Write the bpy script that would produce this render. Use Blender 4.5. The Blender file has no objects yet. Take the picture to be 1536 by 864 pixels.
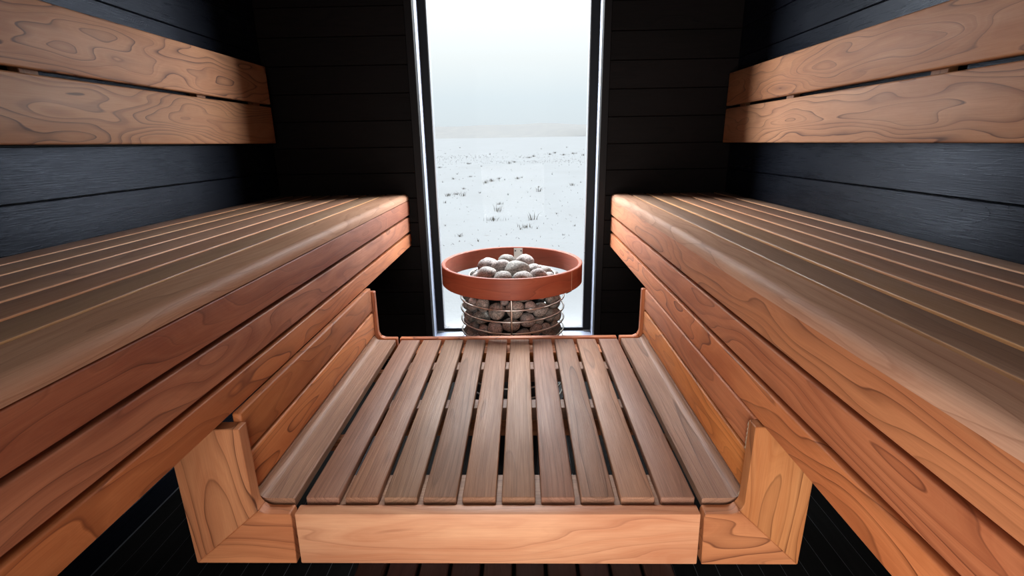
import bpy, bmesh, math, random
from mathutils import Vector, Matrix, noise

S = bpy.context.scene
COL = S.collection
H = 1.20                                   # eye height above the sauna floor

# ------------------------------------------------------------------ camera
cam = bpy.data.objects.new('camera', bpy.data.cameras.new('camera'))
COL.objects.link(cam)
cam.data.sensor_width = 36
cam.data.lens = 737.78 / 1536 * 36
cam.data.clip_start = 0.02
cam.data.clip_end = 2000
right = Vector((0.99970444, 0.01863042, -0.01561852))
up = Vector((0.00968785, 0.28394112, 0.95879278))
fwd = Vector((-0.02229745, 0.95866071, -0.28367671))
cam.matrix_world = Matrix(((right.x, up.x, -fwd.x, 0), (right.y, up.y, -fwd.y, 0), (right.z, up.z, -fwd.z, H), (0, 0, 0, 1)))
S.camera = cam

# ------------------------------------------------------------------ exposure
S.view_settings.view_transform = 'Standard'
S.view_settings.look = 'None'
S.view_settings.exposure = 0.0
S.view_settings.gamma = 1.0
S.view_settings.use_curve_mapping = False
S.cycles.max_bounces = 8
S.cycles.diffuse_bounces = 4
S.cycles.glossy_bounces = 4
S.cycles.transparent_max_bounces = 8
S.cycles.caustics_reflective = False
S.cycles.caustics_refractive = False
S.cycles.sample_clamp_indirect = 6.0

# ------------------------------------------------------------------ sky: overcast, brighter towards the zenith all round
w = bpy.data.worlds.new('overcast_sky')
S.world = w
w.use_nodes = True
nt = w.node_tree
nt.nodes.clear()
N = nt.nodes.new
tc = N('ShaderNodeTexCoord'); sx = N('ShaderNodeSeparateXYZ'); rp = N('ShaderNodeValToRGB')
bg = N('ShaderNodeBackground'); wo = N('ShaderNodeOutputWorld')
nt.links.new(tc.outputs['Generated'], sx.inputs[0])
nt.links.new(sx.outputs['Z'], rp.inputs[0])
el = rp.color_ramp.elements
SKY = 2.5                                  # zenith over horizon
el[0].position = 0.0; el[0].color = (0.76 / SKY, 0.82 / SKY, 0.86 / SKY, 1)
el[1].position = 1.0; el[1].color = (0.95, 0.98, 1.0, 1)
e = el.new(0.08); e.color = (0.82 / SKY, 0.90 / SKY, 0.95 / SKY, 1)
e = el.new(0.15); e.color = (0.98 / SKY, 1.02 / SKY, 1.03 / SKY, 1)
e = el.new(0.5); e.color = (1.75 / SKY, 1.79 / SKY, 1.82 / SKY, 1)
bg.inputs['Strength'].default_value = SKY
nt.links.new(rp.outputs[0], bg.inputs[0])
nt.links.new(bg.outputs[0], wo.inputs[0])


def area(name, loc, direction, sx_, sy_, power, color=(1, 1, 1), spread=180):
    l = bpy.data.lights.new(name, 'AREA')
    l.shape = 'RECTANGLE'; l.size = sx_; l.size_y = sy_; l.energy = power; l.color = color
    l.spread = math.radians(spread)
    o = bpy.data.objects.new(name, l); COL.objects.link(o)
    o.location = loc
    o.rotation_euler = Vector(direction).to_track_quat('-Z', 'Y').to_euler()
    return o


# added unseen lamps boosting daylight from the assumed open doorway behind the photographer
area('doorway_fill_lamp', (-0.10, -0.97, 0.52), (0.65, 1, 0.02), 0.96, 0.80, 25.5, (1.0, 0.94, 0.88), 130)  # added low lamp, brightens the front rail and bench fronts
area('doorway_fill_lamp_upper', (-0.10, -0.97, 1.55), (0.40, 1, -0.12), 0.96, 1.1, 6.4, (1.0, 0.95, 0.90), 130)  # added weaker high lamp, brightens the backrests
# added lamps outside the tall window, out of view, boosting its daylight
area('window_fill_lamp', (-0.06, 3.75, 3.3), (0, -1.0, -0.95), 3.0, 2.0, 300, (0.93, 0.965, 1.0), 105)
for sx_, nm, pw in ((-1, 'left', 185), (1, 'right', 150)):
    area('window_fill_lamp_' + nm, (-0.06 + sx_ * 1.75, 3.75, 1.75), (-sx_ * 1.35, -1.0, -0.15), 1.2, 2.2, pw, (0.95, 0.975, 1.0), 140)  # added side lamps, unseen, that brighten the far bench fronts


# ------------------------------------------------------------------ helpers
def obj(name, me, mat=None, parent=None, loc=None, rot=None):
    if isinstance(me, bmesh.types.BMesh):
        bm = me
        me = bpy.data.meshes.new(name)
        bm.to_mesh(me); bm.free()
    o = bpy.data.objects.new(name, me)
    COL.objects.link(o)
    if mat is not None and not me.materials:
        me.materials.append(mat)
    if parent is not None:
        o.parent = parent
    if loc is not None:
        o.location = loc
    if rot is not None:
        o.rotation_euler = rot
    return o


def thing(name, label, cat, loc=(0, 0, 0), group=None):
    o = bpy.data.objects.new(name, None)
    o.empty_display_size = 0.05
    COL.objects.link(o)
    o.location = loc
    return tag(o, label, cat, group)


def tag(o, label=None, cat=None, group=None, kind=None):
    if label: o['label'] = label
    if cat: o['category'] = cat
    if group: o['group'] = group
    if kind: o['kind'] = kind
    return o


def smooth(me, angle=40):
    for p in me.polygons: p.use_smooth = True
    try:
        me.set_sharp_from_angle(angle=math.radians(angle))
    except Exception:
        pass


_cache = {}


def box_mesh(L, W, T, bev, seg, mat, name='board'):
    """board with its length on local X, width on Y, thickness on Z, centred"""
    key = (round(L, 4), round(W, 4), round(T, 4), bev, seg, mat.name)
    if key in _cache:
        return _cache[key]
    bm = bmesh.new()
    bmesh.ops.create_cube(bm, size=1)
    for v in bm.verts:
        v.co.x *= L; v.co.y *= W; v.co.z *= T
    if bev > 0:
        bmesh.ops.bevel(bm, geom=list(bm.edges), offset=bev, segments=seg, affect='EDGES', profile=0.5)
    me = bpy.data.meshes.new(name)
    bm.to_mesh(me); bm.free()
    me.materials.append(mat)
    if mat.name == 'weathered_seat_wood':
        me.materials.append(W_SEAT_LIT)  # side faces take the brighter wood
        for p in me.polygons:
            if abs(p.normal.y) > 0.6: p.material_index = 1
    if seg > 1: smooth(me, 50)
    _cache[key] = me
    return me


AX = {  # orientation: which world axes local X (length), Y (width), Z (thickness) follow
    'YXZ': Matrix(((0, 1, 0), (1, 0, 0), (0, 0, -1))),       # along Y, flat
    'YZX': Matrix(((0, 0, 1), (1, 0, 0), (0, 1, 0))),        # along Y, width up, thickness X
    'XYZ': Matrix(((1, 0, 0), (0, 1, 0), (0, 0, 1))),
    'XZY': Matrix(((1, 0, 0), (0, 0, -1), (0, 1, 0))),       # along X, width up, thickness Y
    'ZXY': Matrix(((0, 1, 0), (0, 0, 1), (1, 0, 0))),        # along Z, width X, thickness Y
    'ZYX': Matrix(((0, 0, -1), (0, 1, 0), (1, 0, 0))),
}


def board(name, x0, x1, y0, y1, z0, z1, axes, mat, parent=None, bev=0.002, seg=1, jitter=0):
    """axis aligned board given by its extents; z measured from the eye height"""
    ext = {'X': x1 - x0, 'Y': y1 - y0, 'Z': z1 - z0}
    me = box_mesh(ext[axes[0]], ext[axes[1]], ext[axes[2]], bev, seg, mat, name)
    o = obj(name, me, None, parent)
    p = Vector(((x0 + x1) / 2, (y0 + y1) / 2, (z0 + z1) / 2 + H))
    if jitter:
        p += Vector((random.uniform(-1, 1), random.uniform(-1, 1), 0)) * jitter
    o.matrix_local = Matrix.Translation(p - (parent_loc(parent))) @ AX[axes].to_4x4()
    return o


def parent_loc(p):
    v = Vector((0, 0, 0))
    while p is not None:
        v += p.location; p = p.parent
    return v


def tube(pts, r, closed=False, n=8):
    bm = bmesh.new()
    m = len(pts)
    rings = []
    for i, p in enumerate(pts):
        p = Vector(p)
        a = Vector(pts[(i - 1) % m] if (closed or i > 0) else pts[i])
        b = Vector(pts[(i + 1) % m] if (closed or i < m - 1) else pts[i])
        t = (b - a).normalized()
        ref = Vector((0, 0, 1)) if abs(t.z) < 0.9 else Vector((1, 0, 0))
        u = t.cross(ref).normalized(); v = t.cross(u)
        rings.append([bm.verts.new(p + (u * math.cos(2 * math.pi * k / n) + v * math.sin(2 * math.pi * k / n)) * r) for k in range(n)])
    for i in range(m if closed else m - 1):
        A, B = rings[i], rings[(i + 1) % m]
        for k in range(n):
            bm.faces.new((A[k], A[(k + 1) % n], B[(k + 1) % n], B[k]))
    if not closed:
        bm.faces.new(rings[0][::-1]); bm.faces.new(rings[-1])
    for f in bm.faces: f.smooth = True
    bmesh.ops.recalc_face_normals(bm, faces=bm.faces)
    return bm


def lathe(prof, n=64, closed=True):
    """profile of (r, z) revolved about Z"""
    bm = bmesh.new()
    rings = [[bm.verts.new((r * math.cos(2 * math.pi * k / n), r * math.sin(2 * math.pi * k / n), z)) for k in range(n)] for r, z in prof]
    m = len(prof)
    for i in range(m if closed else m - 1):
        A, B = rings[i], rings[(i + 1) % m]
        for k in range(n):
            bm.faces.new((A[k], A[(k + 1) % n], B[(k + 1) % n], B[k]))
    bmesh.ops.recalc_face_normals(bm, faces=bm.faces)
    return bm


def prism(poly, t, bev=0.0, seg=2):
    """polygon in local XY extruded by t along local Z, centred on Z"""
    bm = bmesh.new()
    vs = [bm.verts.new((x, y, -t / 2)) for x, y in poly]
    f = bm.faces.new(vs)
    r = bmesh.ops.extrude_face_region(bm, geom=[f])
    for v in r['geom']:
        if isinstance(v, bmesh.types.BMVert): v.co.z += t
    bmesh.ops.recalc_face_normals(bm, faces=bm.faces)
    if bev: bmesh.ops.bevel(bm, geom=[e for e in bm.edges if e.calc_face_angle(0) > 0.5], offset=bev, segments=seg, affect='EDGES', profile=0.5)
    return bm


# ------------------------------------------------------------------ materials
def mat_base(name):
    m = bpy.data.materials.new(name)
    m.use_nodes = True
    b = m.node_tree.nodes['Principled BSDF']
    return m, m.node_tree, b


def wood(name, light, mid, dark, ring=42.0, warp=0.05, rough=(0.42, 0.6), blotch=0.35, fibre=0.25, line=0.75, bump=0.12, spec=0.35, pale=None):
    m, t, b = mat_base(name)
    n = t.nodes.new; L = t.links.new

    def math_(op, a, c=None, d=None):
        k = n('ShaderNodeMath'); k.operation = op
        for i, v in enumerate((a, c, d)):
            if v is None: continue
            if isinstance(v, (int, float)): k.inputs[i].default_value = v
            else: L(v, k.inputs[i])
        return k.outputs[0]

    def vmath(op, a, c):
        k = n('ShaderNodeVectorMath'); k.operation = op
        for i, v in enumerate((a, c)):
            if isinstance(v, (tuple, list)): k.inputs[i].default_value = v
            else: L(v, k.inputs[i])
        return k.outputs[0]

    def noise_(vec, scale, detail=3, rough_=0.5):
        k = n('ShaderNodeTexNoise'); k.inputs['Scale'].default_value = scale
        k.inputs['Detail'].default_value = detail; k.inputs['Roughness'].default_value = rough_
        L(vec, k.inputs['Vector']); return k.outputs['Fac']

    def mix(fac, a, c, mode='MIX'):
        k = n('ShaderNodeMix'); k.data_type = 'RGBA'; k.blend_type = mode
        if isinstance(fac, (int, float)): k.inputs['Factor'].default_value = fac
        else: L(fac, k.inputs['Factor'])
        for s, v in (('A', a), ('B', c)):
            i = [q for q in k.inputs if q.name == s and q.type == 'RGBA'][0]
            if isinstance(v, tuple): i.default_value = (*v, 1)
            else: L(v, i)
        return [q for q in k.outputs if q.type == 'RGBA'][0]

    co = n('ShaderNodeTexCoord').outputs['Object']
    rnd = n('ShaderNodeObjectInfo').outputs['Random']
    r2 = math_('FRACT', math_('MULTIPLY', rnd, 17.31))
    r3 = math_('FRACT', math_('MULTIPLY', rnd, 91.7))
    off = n('ShaderNodeCombineXYZ')
    L(math_('MULTIPLY', rnd, 53.0), off.inputs[0]); L(math_('MULTIPLY', r2, 31.0), off.inputs[1]); L(math_('MULTIPLY', r3, 17.0), off.inputs[2])
    q = vmath('ADD', co, off.outputs[0])
    # slow wander of the pith along the board makes the cathedral figure
    big = noise_(vmath('MULTIPLY', q, (1.6, 7.0, 7.0)), 1.0, 2, 0.45)
    med = noise_(vmath('MULTIPLY', q, (5.0, 22.0, 22.0)), 1.0, 3, 0.55)
    sep = n('ShaderNodeSeparateXYZ'); L(co, sep.inputs[0])
    # distance to the pith: y' across, z' depth below face
    yy = math_('ADD', sep.outputs['Y'], math_('MULTIPLY', math_('SUBTRACT', r2, 0.5), 0.10))
    zz = math_('ADD', math_('ADD', sep.outputs['Z'], 0.045), math_('MULTIPLY', r3, 0.05))
    yy = math_('ADD', yy, math_('MULTIPLY', math_('SUBTRACT', med, 0.5), min(0.014, warp * 0.6)))
    dist = math_('SQRT', math_('ADD', math_('MULTIPLY', yy, yy), math_('MULTIPLY', zz, zz)))
    dist = math_('ADD', dist, math_('MULTIPLY', math_('SUBTRACT', big, 0.5), warp * 5))
    rg = math_('MULTIPLY', dist, ring)
    fr = math_('FRACT', rg)
    # growth ring profile: slow darkening and a sharp dark line
    cr = n('ShaderNodeValToRGB'); L(fr, cr.inputs[0])
    c = cr.color_ramp; c.elements[0].position = 0; c.elements[0].color = (0, 0, 0, 1)
    c.elements[1].position = 1; c.elements[1].color = (0.15, 0.15, 0.15, 1)
    k = c.elements.new(0.60); k.color = (0.10, 0.10, 0.10, 1)
    k = c.elements.new(0.90); k.color = (0.45, 0.45, 0.45, 1)
    k = c.elements.new(0.96); k.color = (1, 1, 1, 1)
    fade = noise_(vmath('MULTIPLY', q, (3.0, 9.0, 9.0)), 1.3, 2, 0.5)
    ringv = n('ShaderNodeCombineXYZ'); L(math_('MULTIPLY', rg, 0.75), ringv.inputs[0]); L(math_('MULTIPLY', rnd, 29.0), ringv.inputs[1])
    rn = noise_(ringv.outputs[0], 1.0, 3, 0.6)
    rs_ = n('ShaderNodeMapRange'); L(rn, rs_.inputs[0]); rs_.inputs[1].default_value = 0.32; rs_.inputs[2].default_value = 0.68; rs_.inputs[3].default_value = 0.15; rs_.inputs[4].default_value = 1.35
    lines = math_('MULTIPLY', cr.outputs[0], math_('MULTIPLY', math_('MULTIPLY', fade, line * 1.5), rs_.outputs[0]))
    ringv2 = n('ShaderNodeCombineXYZ'); L(math_('MULTIPLY', rg, 1.7), ringv2.inputs[0]); L(math_('MULTIPLY', rnd, 11.0), ringv2.inputs[1])
    tone = noise_(ringv2.outputs[0], 1.0, 4, 0.65)
    bl = noise_(vmath('MULTIPLY', q, (2.2, 9.0, 9.0)), 1.0, 4, 0.6)
    blr = n('ShaderNodeMapRange'); L(bl, blr.inputs[0]); blr.inputs[1].default_value = 0.32; blr.inputs[2].default_value = 0.68
    fib = noise_(vmath('MULTIPLY', q, (9.0, 420.0, 420.0)), 1.0, 3, 0.6)
    fb = n('ShaderNodeMapRange'); L(fib, fb.inputs[0]); fb.inputs[1].default_value = 0.3; fb.inputs[2].default_value = 0.7
    pores = noise_(vmath('MULTIPLY', q, (28.0, 1300.0, 1300.0)), 1.0, 1, 0.5)
    tn = n('ShaderNodeMapRange'); L(tone, tn.inputs[0]); tn.inputs[1].default_value = 0.36; tn.inputs[2].default_value = 0.66
    base = mix(math_('MINIMUM', math_('ADD', math_('MULTIPLY', blr.outputs[0], blotch + 0.2), math_('MULTIPLY', tn.outputs[0], 0.45)), 1.0), light, mid)
    base = mix(math_('MINIMUM', lines, 0.95), base, dark)
    base = mix(math_('MULTIPLY', fb.outputs[0], fibre), base, tuple(0.6 * a + 0.4 * c_ for a, c_ in zip(dark, mid)))
    # the boards differ a little in value and hue
    hs = n('ShaderNodeHueSaturation')
    L(math_('ADD', math_('MULTIPLY', r2, 0.012), 0.491), hs.inputs['Hue'])
    L(math_('ADD', math_('MULTIPLY', rnd, 0.10), 0.99), hs.inputs['Saturation'])
    L(math_('ADD', math_('MULTIPLY', r3, 0.34), 0.83), hs.inputs['Value'])
    L(base, hs.inputs['Color'])
    L(hs.outputs[0], b.inputs['Base Color'])
    rr = n('ShaderNodeMapRange'); L(math_('ADD', math_('MULTIPLY', fb.outputs[0], 0.5), math_('MULTIPLY', blr.outputs[0], 0.5)), rr.inputs[0])
    rr.inputs[3].default_value = rough[0]; rr.inputs[4].default_value = rough[1]
    L(rr.outputs[0], b.inputs['Roughness'])
    b.inputs['Specular IOR Level'].default_value = spec
    bp = n('ShaderNodeBump'); bp.inputs['Strength'].default_value = bump; bp.inputs['Distance'].default_value = 0.002
    L(math_('ADD', math_('MULTIPLY', fb.outputs[0], -0.6), math_('ADD', math_('MULTIPLY', lines, 0.6), math_('MULTIPLY', pores, -0.4))), bp.inputs['Height'])
    L(bp.outputs[0], b.inputs['Normal'])
    return m


def plain(name, color, rough=0.5, metal=0.0, spec=0.5, grain=0.0, scale=40, bump=0.0):
    m, t, b = mat_base(name)
    b.inputs['Base Color'].default_value = (*color, 1)
    b.inputs['Roughness'].default_value = rough
    b.inputs['Metallic'].default_value = metal
    b.inputs['Specular IOR Level'].default_value = spec
    nz = t.nodes.new('ShaderNodeTexNoise'); nz.inputs['Scale'].default_value = scale; nz.inputs['Detail'].default_value = 4
    tc_ = t.nodes.new('ShaderNodeTexCoord'); t.links.new(tc_.outputs['Object'], nz.inputs['Vector'])
    if grain:
        mr = t.nodes.new('ShaderNodeMapRange'); t.links.new(nz.outputs['Fac'], mr.inputs[0])
        mr.inputs[1].default_value = 0.3; mr.inputs[2].default_value = 0.7
        mr.inputs[3].default_value = 1 - grain; mr.inputs[4].default_value = 1 + grain
        hv = t.nodes.new('ShaderNodeHueSaturation'); hv.inputs['Color'].default_value = (*color, 1)
        t.links.new(mr.outputs[0], hv.inputs['Value']); t.links.new(hv.outputs[0], b.inputs['Base Color'])
    rr = t.nodes.new('ShaderNodeMapRange'); t.links.new(nz.outputs['Fac'], rr.inputs[0])
    rr.inputs[3].default_value = max(0.02, rough - 0.08); rr.inputs[4].default_value = min(1, rough + 0.08)
    t.links.new(rr.outputs[0], b.inputs['Roughness'])
    if bump:
        bp = t.nodes.new('ShaderNodeBump'); bp.inputs['Strength'].default_value = bump; bp.inputs['Distance'].default_value = 0.004
        t.links.new(nz.outputs['Fac'], bp.inputs['Height']); t.links.new(bp.outputs[0], b.inputs['Normal'])
    return m


W_FASCIA = wood('oiled_orange_wood', (0.60, 0.240, 0.104), (0.40, 0.130, 0.052), (0.12, 0.032, 0.012), ring=48, warp=0.05, rough=(0.48, 0.65), line=1.2, blotch=0.5)
W_BACK = wood('backrest_wood', (0.41, 0.205, 0.098), (0.27, 0.115, 0.050), (0.06, 0.020, 0.009), ring=52, warp=0.065, rough=(0.45, 0.62), line=1.5, blotch=0.4)
W_SEAT = wood('weathered_seat_wood', (0.40, 0.245, 0.165), (0.30, 0.17, 0.11), (0.13, 0.062, 0.036), ring=60, warp=0.022, rough=(0.42, 0.58), line=0.55, blotch=0.45, fibre=0.4, bump=0.25)
W_NOSE_LIT = wood('lit_nosing_wood', (0.60, 0.38, 0.25), (0.44, 0.25, 0.155), (0.20, 0.09, 0.05), ring=55, warp=0.03, rough=(0.45, 0.6), line=0.7, blotch=0.4, fibre=0.35, bump=0.2, spec=0.12)  # nosing made paler: the bright light on its edge is put into the colour
W_FASCIA_SHADE = wood('shaded_fascia_wood', (0.48, 0.200, 0.100), (0.27, 0.090, 0.043), (0.07, 0.019, 0.009), ring=42, warp=0.06, rough=(0.45, 0.62), line=1.0, blotch=0.5)  # fascia wood darkened: shade on the upper left boards is put into the colour
W_SLAT = wood('weathered_slat_wood', (0.45, 0.250, 0.158), (0.27, 0.140, 0.085), (0.08, 0.038, 0.022), ring=110, warp=0.007, rough=(0.46, 0.6), spec=0.28, line=0.9, blotch=0.55, fibre=0.6, bump=0.3)
W_ARM = wood('bold_grain_wood', (0.66, 0.295, 0.130), (0.45, 0.155, 0.060), (0.10, 0.028, 0.010), ring=34, warp=0.05, rough=(0.42, 0.6), line=1.5, blotch=0.5)
W_RAIL = wood('pale_rail_wood', (0.84, 0.47, 0.255), (0.60, 0.265, 0.125), (0.32, 0.12, 0.055), ring=60, warp=0.03, rough=(0.4, 0.6), line=0.7, blotch=0.6)
W_HOOP = wood('red_hoop_wood', (0.60, 0.205, 0.10), (0.42, 0.12, 0.058), (0.14, 0.035, 0.018), ring=40, warp=0.05, rough=(0.38, 0.55), line=0.75, blotch=0.8)
W_WALL = wood('black_stained_wood', (0.006, 0.007, 0.011), (0.004, 0.0045, 0.007), (0.0015, 0.0015, 0.003), ring=44, warp=0.05, rough=(0.22, 0.36), line=0.9, blotch=0.5, fibre=0.5, bump=0.25, spec=0.13)
W_WALL.node_tree.nodes['Principled BSDF'].inputs['Specular Tint'].default_value = (0.62, 0.72, 1.0, 1)
W_DUCK = wood('dark_brown_duckboard', (0.075, 0.030, 0.020), (0.05, 0.019, 0.013), (0.02, 0.008, 0.006), rough=(0.5, 0.7), spec=0.2)  # even dark reddish brown
W_SEAT_LIT = wood('lit_slat_side_wood', (0.78, 0.44, 0.23), (0.64, 0.33, 0.16), (0.30, 0.13, 0.06), ring=40, line=0.4, rough=(0.4, 0.5))  # seat slat sides brightened: the light catching them is put into the colour
W_FLOOR = wood('black_floor_wood', (0.012, 0.011, 0.011), (0.008, 0.008, 0.008), (0.003, 0.003, 0.003), rough=(0.6, 0.75), bump=0.2, spec=0.06)
W_END = wood('brown_back_wall_wood', (0.0062, 0.0038, 0.0035), (0.0045, 0.0027, 0.0025), (0.0015, 0.0009, 0.0009), ring=50, warp=0.03, rough=(0.5, 0.65), line=0.8, fibre=0.5, bump=0.3, spec=0.10)
M_BLACK = plain('black_powder_coat', (0.004, 0.004, 0.006), 0.5, 0, 0.2, 0.05, 300, 0.02)
M_TRIM = plain('dark_brown_trim', (0.006, 0.004, 0.0045), 0.5, 0, 0.15, 0.2, 60, 0.05)
M_GLOSS = plain('glossy_dark_metal', (0.45, 0.47, 0.52), 0.28, 1.0, 0.6, 0.03, 100)
M_REVEAL = plain('satin_aluminium', (0.46, 0.51, 0.64), 0.55, 0.6, 0.6, 0.03, 60)
M_BEAD = plain('grey_metal_bead', (0.42, 0.43, 0.46), 0.3, 0.6, 0.5)
M_STEEL = plain('brushed_steel', (0.78, 0.74, 0.69), 0.36, 1.0, 0.5, 0.05, 200)
M_DARKSTEEL = plain('dark_steel', (0.04, 0.04, 0.042), 0.5, 0.8)
M_GAP = plain('pale_joint_filler', (0.11, 0.116, 0.13), 0.6)
M_ROPE = plain('jute_rope', (0.55, 0.42, 0.30), 0.8, 0, 0.2, 0.2, 300, 0.3)
M_GRASS = plain('withered_grass', (0.10, 0.085, 0.065), 0.8, 0, 0.1, 0.3, 20)


def stone_material():
    m, t, b = mat_base('speckled_granite_stone')
    n = t.nodes.new; L = t.links.new
    co = n('ShaderNodeTexCoord').outputs['Object']; rnd = n('ShaderNodeObjectInfo').outputs['Random']
    add = n('ShaderNodeVectorMath'); add.operation = 'ADD'; cmb = n('ShaderNodeCombineXYZ')
    mu = n('ShaderNodeMath'); mu.operation = 'MULTIPLY'; mu.inputs[1].default_value = 40; L(rnd, mu.inputs[0]); L(mu.outputs[0], cmb.inputs[0])
    L(co, add.inputs[0]); L(cmb.outputs[0], add.inputs[1])
    sp = n('ShaderNodeTexNoise'); sp.inputs['Scale'].default_value = 7; sp.inputs['Detail'].default_value = 2; L(add.outputs[0], sp.inputs['Vector'])
    bl = n('ShaderNodeTexNoise'); bl.inputs['Scale'].default_value = 1.6; bl.inputs['Detail'].default_value = 4; L(add.outputs[0], bl.inputs['Vector'])
    r1 = n('ShaderNodeValToRGB'); L(rnd, r1.inputs[0])
    e_ = r1.color_ramp.elements
    e_[0].color = (0.22, 0.20, 0.18, 1); e_[1].color = (0.37, 0.315, 0.30, 1)
    k = e_.new(0.4); k.color = (0.29, 0.265, 0.24, 1)
    k = e_.new(0.7); k.color = (0.33, 0.275, 0.26, 1)
    s2 = n('ShaderNodeMapRange'); L(sp.outputs['Fac'], s2.inputs[0]); s2.inputs[1].default_value = 0.35; s2.inputs[2].default_value = 0.65
    s2.inputs[3].default_value = 0.55; s2.inputs[4].default_value = 1.5
    s3 = n('ShaderNodeMapRange'); L(bl.outputs['Fac'], s3.inputs[0]); s3.inputs[1].default_value = 0.3; s3.inputs[2].default_value = 0.7
    s3.inputs[3].default_value = 0.65; s3.inputs[4].default_value = 1.3
    mm = n('ShaderNodeMath'); mm.operation = 'MULTIPLY'; L(s2.outputs[0], mm.inputs[0]); L(s3.outputs[0], mm.inputs[1])
    hv = n('ShaderNodeHueSaturation'); L(r1.outputs[0], hv.inputs['Color']); L(mm.outputs[0], hv.inputs['Value'])
    L(hv.outputs[0], b.inputs['Base Color'])
    b.inputs['Roughness'].default_value = 0.75
    bp = n('ShaderNodeBump'); bp.inputs['Strength'].default_value = 0.4; bp.inputs['Distance'].default_value = 0.002
    L(sp.outputs['Fac'], bp.inputs['Height']); L(bp.outputs[0], b.inputs['Normal'])
    return m


def glass_material():
    m = bpy.data.materials.new('window_glass'); m.use_nodes = True
    t = m.node_tree; t.nodes.clear(); n = t.nodes.new
    tr = n('ShaderNodeBsdfTransparent'); tr.inputs[0].default_value = (0.96, 0.975, 0.975, 1)
    gl = n('ShaderNodeBsdfGlossy'); gl.inputs['Roughness'].default_value = 0.0
    fr = n('ShaderNodeFresnel'); fr.inputs[0].default_value = 1.08
    mx = n('ShaderNodeMixShader'); out = n('ShaderNodeOutputMaterial')
    t.links.new(fr.outputs[0], mx.inputs[0]); t.links.new(tr.outputs[0], mx.inputs[1]); t.links.new(gl.outputs[0], mx.inputs[2])
    t.links.new(mx.outputs[0], out.inputs[0])
    return m


def snow_material(name, c1, c2, c3):
    m, t, b = mat_base(name)
    n = t.nodes.new; L = t.links.new
    co = n('ShaderNodeTexCoord').outputs['Object']
    a = n('ShaderNodeTexNoise'); a.inputs['Scale'].default_value = 0.25; a.inputs['Detail'].default_value = 6; a.inputs['Roughness'].default_value = 0.65; L(co, a.inputs['Vector'])
    c = n('ShaderNodeTexNoise'); c.inputs['Scale'].default_value = 5.0; c.inputs['Detail'].default_value = 5; c.inputs['Roughness'].default_value = 0.7; L(co, c.inputs['Vector'])
    r = n('ShaderNodeValToRGB'); L(a.outputs['Fac'], r.inputs[0])
    r.color_ramp.elements[0].position = 0.4; r.color_ramp.elements[0].color = (*c1, 1)
    r.color_ramp.elements[1].position = 0.7; r.color_ramp.elements[1].color = (*c2, 1)
    s = n('ShaderNodeMapRange'); L(c.outputs['Fac'], s.inputs[0]); s.inputs[1].default_value = 0.60; s.inputs[2].default_value = 0.80
    mx = n('ShaderNodeMix'); mx.data_type = 'RGBA'; L(s.outputs[0], mx.inputs['Factor'])
    L(r.outputs[0], [q for q in mx.inputs if q.name == 'A' and q.type == 'RGBA'][0])
    [q for q in mx.inputs if q.name == 'B' and q.type == 'RGBA'][0].default_value = (*c3, 1)
    L([q for q in mx.outputs if q.type == 'RGBA'][0], b.inputs['Base Color'])
    b.inputs['Roughness'].default_value = 0.9; b.inputs['Specular IOR Level'].default_value = 0.1
    bp = n('ShaderNodeBump'); bp.inputs['Strength'].default_value = 0.3; bp.inputs['Distance'].default_value = 0.05
    L(c.outputs['Fac'], bp.inputs['Height']); L(bp.outputs[0], b.inputs['Normal'])
    return m


M_STONE = stone_material()
M_GLASS = glass_material()
M_SNOW = snow_material('trodden_field_snow', (0.44, 0.455, 0.475), (0.41, 0.42, 0.435), (0.33, 0.325, 0.32))
M_HILL = snow_material('hazy_hill', (0.39, 0.39, 0.395), (0.43, 0.425, 0.42), (0.35, 0.34, 0.335))  # distance haze is put into the hill's pale colour

random.seed(7)
XL, XR, YB, YF = -1.275, 1.05, 2.60, -0.95          # inner faces of the room
ZF, ZC = -H, 1.05                                    # floor and ceiling from the eye
TL, TR = -0.250, -0.261                              # tops of the two upper benches
FL, FR = -0.592, 0.460                               # their front faces


def structure(name):
    o = bpy.data.objects.new(name, None); COL.objects.link(o)
    return tag(o, kind='structure')


# ------------------------------------------------------------------ floor
flb = structure('floor')
tag(flb, 'black plank floor with thin pale joints under the benches')
board('floor_base', XL - 0.15, XR + 0.15, YF - 0.1, YB + 0.1, ZF - 0.1, ZF - 0.0022, 'YXZ', M_GAP, flb, 0)
x = XL
while x < XR - 0.01:
    x1 = min(x + 0.0632, XR)
    board('floor_plank', x + 0.0008, x1 - 0.0008, YF, YB, ZF - 0.0021, ZF - 0.0015, 'YXZ', W_FLOOR, flb, 0)
    x += 0.0632

# ------------------------------------------------------------------ walls of black planks
wl = structure('wall_left'); tag(wl, 'left wall of black stained horizontal planks with a bluish sheen')
wr = structure('wall_right'); tag(wr, 'right wall of black stained horizontal planks with a bluish sheen')


def core(name, x0, x1, y0, y1, z0, z1, parent, mat=None):
    return board(name, x0, x1, y0, y1, z0, z1, 'YXZ', mat or M_TRIM, parent, 0)


core('wall_core', XL - 0.12, XL - 0.020, YF - .1, YB + .1, ZF, ZC, wl)
core('wall_core', XR + 0.020, XR + 0.12, YF - .1, YB + .1, ZF, ZC, wr)
for par, xf, sgn, z_off, p in ((wl, XL, -1, -0.13, 0.14), (wr, XR, 1, -0.145, 0.13)):
    z = z_off - 8 * p
    while z < ZC:
        z0, z1 = max(z, ZF), min(z + p, ZC)
        if z1 - z0 > 0.02:
            xa, xb = (xf - 0.020, xf) if sgn < 0 else (xf, xf + 0.020)
            board('wall_plank', xa, xb, YF, YB, z0 + 0.0012, z1 - 0.0012, 'YZX', W_WALL, par, 0.0022)
        z += p

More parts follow.
